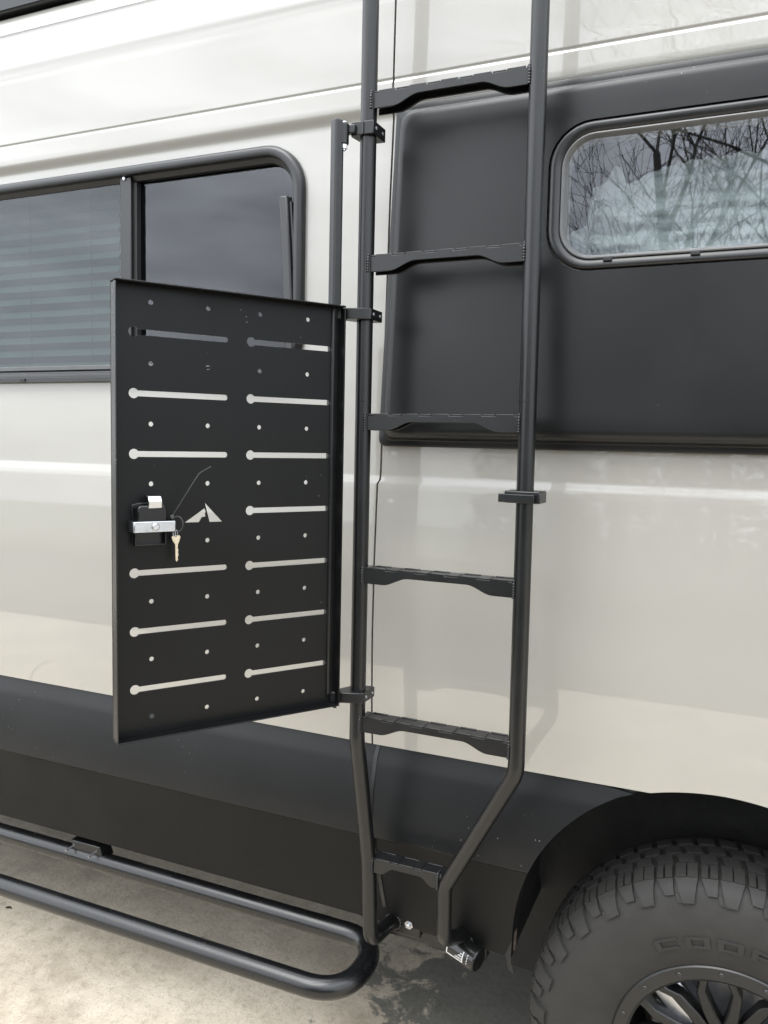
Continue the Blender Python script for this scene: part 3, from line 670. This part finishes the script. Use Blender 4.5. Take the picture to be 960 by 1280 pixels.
# ------------------------------------------------------------------ swing-out panel hung from the ladder
TH = R(57.2275); EU = Vector((-math.cos(TH), -math.sin(TH), 0)); EU = (EU - D * EU.dot(D)).normalized()
HO = O + Vector((-.0374, -.03, 0)); EN = EU.cross(D).normalized()
if EN.dot(camo.location - HO) < 0: EN = -EN
def pp(u, v, n=0): return HO + EU * u + D * v + EN * n
panel = root('swing_out_panel', tuple(pp(.22, -.563)), 'black metal mounting panel with keyhole slots swung open from the ladder', 'mounting panel')
PW, PT, PB = .441, .2215, -.5635
def keyhole(uc, ue, v, r=.0088, hh=.0050):
    a0 = math.asin(hh / r); pts = []
    for i in range(15):
        a = a0 + (2 * math.pi - 2 * a0) * i / 14; pts.append((uc - r * math.cos(a), v + r * math.sin(a)))
    for i in range(5):
        a = -math.pi / 2 + math.pi * i / 4; pts.append((ue - (hh) * .75 * math.cos(a) + hh * .75, v + hh * math.sin(a)))
    return pts
def circ(u, v, r, n=14): return [(u + r * math.cos(2 * math.pi * k / n), v + r * math.sin(2 * math.pi * k / n)) for k in range(n)]
holes = []
UC = (.3735, .2708, .1706, .0717)
for k in range(8):
    for i, u in enumerate(UC):
        holes.append(circ(u, .1919 - .1032 * k, .0043))
for k in range(7):
    v = .1403 - .1032 * k
    if k != 3: holes.append(keyhole(.403, .233, v))
    holes.append(keyhole(.188, .0225, v))
holes = [h for h in holes if not (abs(h[0][0] - .3735) < .02 and -.225 < h[0][1] < -.16)]
# cut-out emblem: a peak in two pieces
holes.append([(.3135, -.1872), (.2763, -.1624), (.2738, -.1690), (.2752, -.1725), (.2742, -.1783), (.2808, -.1783), (.2868, -.1876)])
holes.append([(.2763, -.1522), (.2426, -.1880), (.2671, -.1878)])
outer = [(.004, PB), (PW, PB), (PW, PT), (.004, PT)]
def plate(name, outer, holes, n0, n1, m, parent):
    polys = [[Vector((u, v, 0)) for u, v in l] for l in [outer] + holes]; flat = [p for l in polys for p in l]; T = tessellate_polygon(polys)
    mb = MB(); k = len(flat)
    mb.add([pp(p.x, p.y, n1) for p in flat] + [pp(p.x, p.y, n0) for p in flat], [t for t in T] + [(t[2] + k, t[1] + k, t[0] + k) for t in T])
    i = 0
    for l in polys:
        n = len(l); mb.f += [(i + j, i + (j + 1) % n, i + (j + 1) % n + k, i + j + k) for j in range(n)]; i += n
    return mb.build(name, m, parent, smooth=False)
plate('plate', outer, holes, -.0032, 0, 'panel_black', panel)
FD = .027
def pbox(u0, u1, v0, v1, n0, n1): 
    mb = MB(); mb.prism([(u0, v0), (u1, v0), (u1, v1), (u0, v1)], HO, EU, D, EN, n0, n1); return mb
pbox(.004, PW, PT - .003, PT, .0, FD).build('flange', 'panel_black', panel, bev=.0012)
pbox(.004, PW, PB, PB + .003, .0, FD).build('flange', 'panel_black', panel, bev=.0012)
pbox(PW - .003, PW, PB + .004, PT - .004, .0, FD * .95).build('flange', 'step_black', panel, bev=.0012)
pbox(.004, .007, PB + .004, PT - .004, .0, FD).build('flange', 'panel_black', panel, bev=.0012)
pbox(.001, .0215, -.548, .574, -.016, .004).build('swing_post', 'powder', panel, bev=.0045, bseg=4)
po = MB(); po.tube([pp(0, -.575, .0), pp(0, .225, .0)], .0042, 14); po.build('hinge_rod', 'powder', panel)
# hinge clamps
def clamp(v, kind):
    hx, hy = -.0374, -.030
    if kind == 'top': poly = [(-.024, .034), (.020, .036), (.020, -.020), (-.026, -.022), (-.030, -.014)]
    else: poly = [(-.016, .034), (.022, .034), (.022, -.018), (.010, -.026), (hx + .004, hy - .0125), (hx - .006, hy - .012), (hx - .012, hy - .004), (hx - .011, hy + .006), (hx - .002, hy + .013)]
    c = lad(0, v); mb = MB(); mb.prism(poly, c, (1, 0, 0), NB, D, -.0125 if kind == 'top' else -.0105, .0125 if kind == 'top' else .0105)
    o = mb.build('hinge_clamp', 'powder', panel, bev=.0015)
    sp_ = MB(); sp_.box(c + Vector((-.001, 0, 0)) + NB * (-.0212 if kind == 'top' else .0345), (.0022, .0045, .0218), Matrix.Rotation(-LEAN, 3, 'X'))
    sp_.build('clamp_split', 'gloss_black', o)
    for nn in (-.008, .022):
        b1 = MB(); b1.cyl(c + Vector((.0195 if kind == 'top' else .0215, 0, 0)) + NB * nn, (1, 0, 0), .0032, 0, .0022, 12, .0006); b1.build('clamp_bolt', 'edge_metal', o)
    h = c + Vector((hx, 0, 0)) + NB * hy
    if kind == 'top':
        b2 = MB(); b2.cyl(h, D, .0095, -.030, .008, 20, .0015); b2.build('hinge_barrel', 'powder', o)
        b3 = MB(); b3.box(h + Vector((.012, .008, 0)) + D * -.002, (.020, .014, .016)); b3.build('hinge_arm', 'powder', o, bev=.002)
        nt2 = MB(); nt2.cyl(h, D, .0068, -.038, -.030, 6); nt2.cyl(h, D, .004, -.042, -.03, 10, .001); nt2.build('lock_nut', 'zinc', o, smooth=False)
        hd = MB(); hd.cyl(h, D, .007, .008, .012, 16, .0015); hd.build('bolt_head', 'zinc', o)
    else:
        sg = 1 if kind == 'mid' else -1
        hd = MB(); hd.cyl(h, D * sg, .0068, .0105, .017, 16, .001); hd.cyl(h, D * sg, .0092, .0102, .0118, 18, .0004); hd.build('bolt_head', 'edge_metal' if kind == 'mid' else 'powder', o)
        nt2 = MB(); nt2.cyl(h, D * -sg, .0070, .0115, .018, 6); nt2.cyl(h, D * -sg, .0042, .0115, .0225, 10, .001); nt2.build('lock_nut', 'zinc', o, smooth=False)
        wsx = MB(); wsx.cyl(h, D * -sg, .0125, .0104, .0116, 20, .0003); wsx.build('washer', 'powder', o)
clamp(.557, 'top'); clamp(.208, 'mid'); clamp(-.552, 'low')
# latch
lat = bpy.data.objects.new('latch', None); COL.objects.link(lat); lat.parent = panel; lat.matrix_parent_inverse = Matrix.Translation(-ROOTLOC[panel.name]); lat['label'] = 'slam latch with zinc cross bar and black housing'
hs_ = MB(); hs_.prism([(.350, -.222), (.409, -.222), (.409, -.153), (.398, -.150), (.361, -.150), (.350, -.153)], HO, EU, D, EN, .0, .0035); hs_.build('back_plate', 'gloss_black', lat, bev=.001)
hs_ = MB(); hs_.prism([(.354, -.186), (.405, -.186), (.405, -.157), (.400, -.153), (.359, -.153), (.354, -.157)], HO, EU, D, EN, .003, .026); hs_.build('housing', 'gloss_black', lat, bev=.0025)
for u0, u1 in ((.352, .3545), (.4045, .407)): pbox(u0, u1, -.221, -.186, .003, .016).build('tray_wall', 'gloss_black', lat, bev=.0006)
pbox(.352, .407, -.2235, -.221, .003, .014).build('tray_wall', 'gloss_black', lat, bev=.0006)
br = MB(); br.prism([(.3405, .004), (.3405, .0315), (.3425, .0335), (.4125, .0335), (.4145, .0315), (.4145, .004), (.4125, .004), (.4125, .0310), (.3425, .0310), (.3425, .004)], HO, EU, EN, D, -.1985, -.1800); br.build('cross_bar', 'zinc', lat, bev=.0012)
sc2 = MB(); sc2.cyl(pp(.3765, -.1890, .0335), EN, .0065, 0, .0035, 18, .0014); sc2.build('screw', 'zinc', lat)
ct = MB(); ct.prism([(-.158, .024), (-.158, .0270), (-.146, .0290), (-.1375, .022), (-.1365, .012), (-.139, .010), (-.1395, .019), (-.147, .0260)], HO, D, EN, EU, .3635, .3865); ct.build('catch', 'zinc', lat, bev=.0008)
# cable tie and key hanging at the latch
tie = root('cable_tie', tuple(pp(.340, -.19, .022)), 'thin black cable tie with long tail looped at the panel latch', 'cable tie')
t = MB(); lo = []
cc = (.3385, -.1860)
for k in range(25):
    a = 2 * math.pi * k / 24; lo.append(pp(cc[0] - .004 - .010 * math.cos(a) * .8, cc[1] - .001 + .0135 * math.sin(a), .0215 + .006 * math.cos(a)))
t.tube(lo, .0010, 8); t.build('loop', 'tie', tie)
t = MB(); t.tube(fillet([pp(.3440, -.1730, .022), pp(.3380, -.1640, .024), pp(.318, -.128, .030), pp(.2985, -.0985, .030), pp(.2740, -.0865, .024)], .02, 6), [.0009] * 29, 6) if False else t.tube([pp(.3440, -.1730, .022), pp(.336, -.1590, .025), pp(.326, -.1415, .028), pp(.315, -.1235, .030), pp(.305, -.1080, .030), pp(.2985, -.0990, .030), pp(.2960, -.0970, .0295), pp(.285, -.0915, .027), pp(.2740, -.0865, .024)], .0008, 6); t.build('tail', 'tie', tie)
t = MB(); t.prism([(.340, -.176), (.346, -.178), (.348, -.172), (.342, -.170)], HO, EU, D, EN, .019, .024); t.build('head', 'tie', tie, bev=.0006)
key = root('key', tuple(pp(.336, -.253, .02)), 'small silver key hanging on the cable tie below the latch', 'key')
t = MB(); t.prism([(.3440, -.2100), (.3415, -.2075), (.3385, -.2085), (.3360, -.2060), (.3335, -.2085), (.3300, -.2070), (.3275, -.2100), (.3290, -.2160), (.3320, -.2230), (.3325, -.2300), (.3312, -.2330), (.3322, -.2370), (.3310, -.2410), (.3325, -.2460), (.3318, -.2510), (.3345, -.2540), (.3368, -.2510), (.3375, -.2230), (.3410, -.2180)], HO, EU, D, EN, .0165, .0185); t.build('blade', 'brass_key', key, bev=.0004)
t = MB(); t.tube([pp(.3350 + .0032 * math.cos(a), -.2040 + .0062 * math.sin(a), .0175 + .003 * math.cos(a)) for a in (2 * math.pi * k / 20 for k in range(21))], .0008, 8); t.build('ring', 'zinc', key)
t = MB(); t.tube([pp(.3372 + .0030 * math.cos(a), -.2035 + .0060 * math.sin(a), .0185 - .003 * math.cos(a)) for a in (2 * math.pi * k / 20 for k in range(21))], .0008, 8); t.build('ring', 'zinc', key)

# ------------------------------------------------------------------ tubular side step
step = root('side_step', (-1.6, -.05, .4), 'black tubular side step with rounded end below the rocker panel', 'side step')
zs = .449; yo, yi = -.152, .044; xe = -.032
pth = fillet([(-3.2, yo, zs), (xe, yo, zs), (xe, yi, zs), (-3.2, yi, zs)], [0, .098, .098, 0], 16)
b = MB(); b.tube(pth, .0250, 28); b.build('step_tube', 'step_black', step)
for x in (-.93, -2.1):
    bb = MB(); bb.prism([(-.055, .047), (.050, .047), (.062, .012), (-.042, .012)], (x, .046, zs), (1, 0, 0), (0, 0, 1), (0, 1, 0), -.012, .030); o = bb.build('bracket', 'powder', step, bev=.002)
    for dx in (-.042, .040):
        sb = MB(); sb.tube([(x + dx, .034, zs + .034), (x + dx - .004, .006, zs + .030)], .0026, 10); sb.build('stud', 'zinc', o)
for x in (-1.2, -2.4): 
    bb = MB(); bb.box((x - .4, .10, zs + .03), (.06, .12, .05)); bb.build('support_arm', 'powder', step, bev=.003)

# ------------------------------------------------------------------ roof rack rail
rack = root('roof_rack', (-1.6, .22, 2.75), 'black roof rack side rail along the top of the van', 'roof rack')
b = MB(); b.box((-1.55, .235, 2.846), (2.70, .05, .120)); b.build('side_rail', 'gloss_black', rack, bev=.006)
b = MB(); b.box((-1.55, 1.765, 2.846), (2.70, .05, .120)); b.build('side_rail', 'gloss_black', rack, bev=.006)
for x in (-2.8, -2.2, -1.6):
    b = MB(); b.box((x, 1.0, 2.888), (.04, 1.48, .03)); b.build('cross_bar', 'powder', rack, bev=.004)
    for y in (.245, 1.755):
        b = MB(); b.box((x, y + (.03 if y < 1 else -.03), 2.805), (.05, .05, .05)); b.build('foot', 'powder', rack, bev=.004)

# ------------------------------------------------------------------ bare trees across the driveway (mirrored in the rear window)
def tree(name, x, y, h, r0, seed, label, cat, lean=0.0, stems=1, group=None, spread=1.0, dens=2, maxlev=4):
    rnd = random.Random(seed); t = root(name, (x, y, 0), label, cat, group)
    trunk = MB(); br_ = MB(); cnt = [0]
    def grow(p, d, ln, rad, lev):
        n = 5 if lev < 2 else 4; path = [p.copy()]; rads = [rad]; q = p.copy(); dd = d.copy()
        kids = []
        for i in range(n):
            dd = (dd + Vector((rnd.uniform(-1, 1), rnd.uniform(-1, 1), rnd.uniform(-.4, .9))) * (.13 if lev < 1 else .22)).normalized()
            q = q + dd * (ln / n); path.append(q.copy()); rads.append(max(.003, rad * (1 - .62 * (i + 1) / n)))
            if i >= (1 if lev else 1): kids.append((q.copy(), dd.copy(), rads[-1]))
        (trunk if lev == 0 else br_).tube(path, rads, 8 if lev == 0 else 4, False)
        cnt[0] += 1
        if lev >= maxlev or rads[-1] < .0035 and lev > 2: return
        for q_, d_, r_ in kids:
            for _ in range(dens if lev < 3 else 1):
                if lev > 1 and rnd.random() < .35: continue
                az = rnd.uniform(0, 2 * math.pi); o = d_.orthogonal().normalized(); o.rotate(Matrix.Rotation(az, 3, d_))
                nd = (d_ * rnd.uniform(.5, 1.0) + o * rnd.uniform(.5, .95) * spread + Vector((0, 0, .25))).normalized()
                grow(q_, nd, ln * rnd.uniform(.42, .68), max(.004, r_ * rnd.uniform(.45, .72)), lev + 1)
    for s in range(stems):
        a = rnd.uniform(0, 6.28)
        grow(Vector((x, y, -.05)), Vector((lean + (.35 * math.cos(a) if stems > 1 else 0), (.35 * math.sin(a) if stems > 1 else 0), 1)).normalized(), h * rnd.uniform(.5, .6), r0, 0)
    trunk.build('trunk', 'bark', t, ang=80); br_.build('crown', 'bark', t, ang=80)
tree('bare_tree', .05, -10.0, 11.5, .13, 3, 'tall bare tree with thick forked trunk across the driveway', 'tree', maxlev=3)
tree('bare_tree', -1.05, -9.6, 7.6, .055, 5, 'slender leafless young tree beside the driveway', 'tree', maxlev=3)
tree('bare_tree', 1.7, -11.0, 10.0, .09, 8, 'bare tree with wide crooked branches beside the tall forked tree', 'tree', spread=1.2, maxlev=3)
tree('bare_tree', -.45, -10.4, 7.0, .04, 21, 'thin leafless sapling between the young tree and the tall forked tree', 'tree', maxlev=3)
tree('bare_shrub', -.1, -9.5, 6.2, .03, 31, 'tangled leafless shrub of many thin stems below the trees', 'shrub', stems=4, spread=1.3)

# ------------------------------------------------------------------ evergreens behind the bare trees (they darken the lower reflections)
rnd = random.Random(99)
ev_tr = ev_cr = None
spots = [(-3.4, -14.6, 0.92), (-1.6, -13.9, 1.0), (0.2, -14.8, 0.95), (2.0, -14.0, 0.93), (3.9, -14.9, 1.06), (5.8, -14.1, 1.1), (7.9, -15.0, 1.2), (10.0, -14.2, 1.1), (12.2, -14.8, 1.25)]
for i, (x, y, k) in enumerate(spots):
    t = root('evergreen_tree', (x, y, -.03), 'dense dark evergreen in the row across the driveway', 'tree', 'evergreens across the driveway')
    t.scale = (k * 1.15, k * 1.15, k); t.rotation_euler.z = rnd.uniform(0, 6.28)
    if ev_tr is None:
        a = MB(); a.tube([(0, 0, 0), (0.03, 0, 2), (0, .02, 4.3)], [.14, .09, .02], 10); o1 = a.build('trunk', 'bark'); ev_tr = o1.data
        c = MB()
        for q in range(5200):
            h = rnd.uniform(0, 1) ** 1.15; z = .25 + 4.45 * h; rr_ = (1.25 * (1 - h) ** .65 + .08) * math.sqrt(rnd.uniform(.12, 1)) * rnd.uniform(.82, 1.12); an = rnd.uniform(0, 6.283)
            p = Vector((rr_ * math.cos(an), rr_ * math.sin(an), z)); d1 = Vector((math.cos(an), math.sin(an), rnd.uniform(-.7, .3))).normalized() * rnd.uniform(.10, .22)
            d2 = Vector((-math.sin(an), math.cos(an), rnd.uniform(-.6, .6))).normalized() * rnd.uniform(.03, .08)
            c.add([p - d2, p + d2, p + d1 + d2 * .2, p + d1 - d2 * .2], [(0, 1, 2, 3)])
        o2 = c.build('crown', 'needles', smooth=False); ev_cr = o2.data
    else:
        o1 = bpy.data.objects.new('trunk', ev_tr); o2 = bpy.data.objects.new('crown', ev_cr); COL.objects.link(o1); COL.objects.link(o2)
    o1.parent = t; o2.parent = t

# ------------------------------------------------------------------ bits lying on the concrete
for i, (x, y, a, lab) in enumerate(((-1.53, .27, .3, 'dark curled leaf scrap on the concrete under the outer step tube'), (-.52, .06, 1.7, 'small brown leaf scrap on bare concrete beside the step end'))):
    t = root('leaf_scrap', (x, y, .001), lab, 'leaf'); b = MB(); n = 7
    lo = [[(x + math.cos(a) * u - math.sin(a) * v, y + math.sin(a) * u + math.cos(a) * v, .002 + .004 * abs(v) / .006 + .002 * math.sin(u * 400)) for v in (-.006 * w_, 0, .006 * w_)] for u, w_ in ((-.013, .1), (-.008, .7), (-.002, 1.0), (.005, .8), (.012, .1))]
    b.loft(lo, closed=False); o = b.build('blade', 'dead_leaf', t)
    m_ = o.modifiers.new('thickness', 'SOLIDIFY'); m_.thickness = .0006
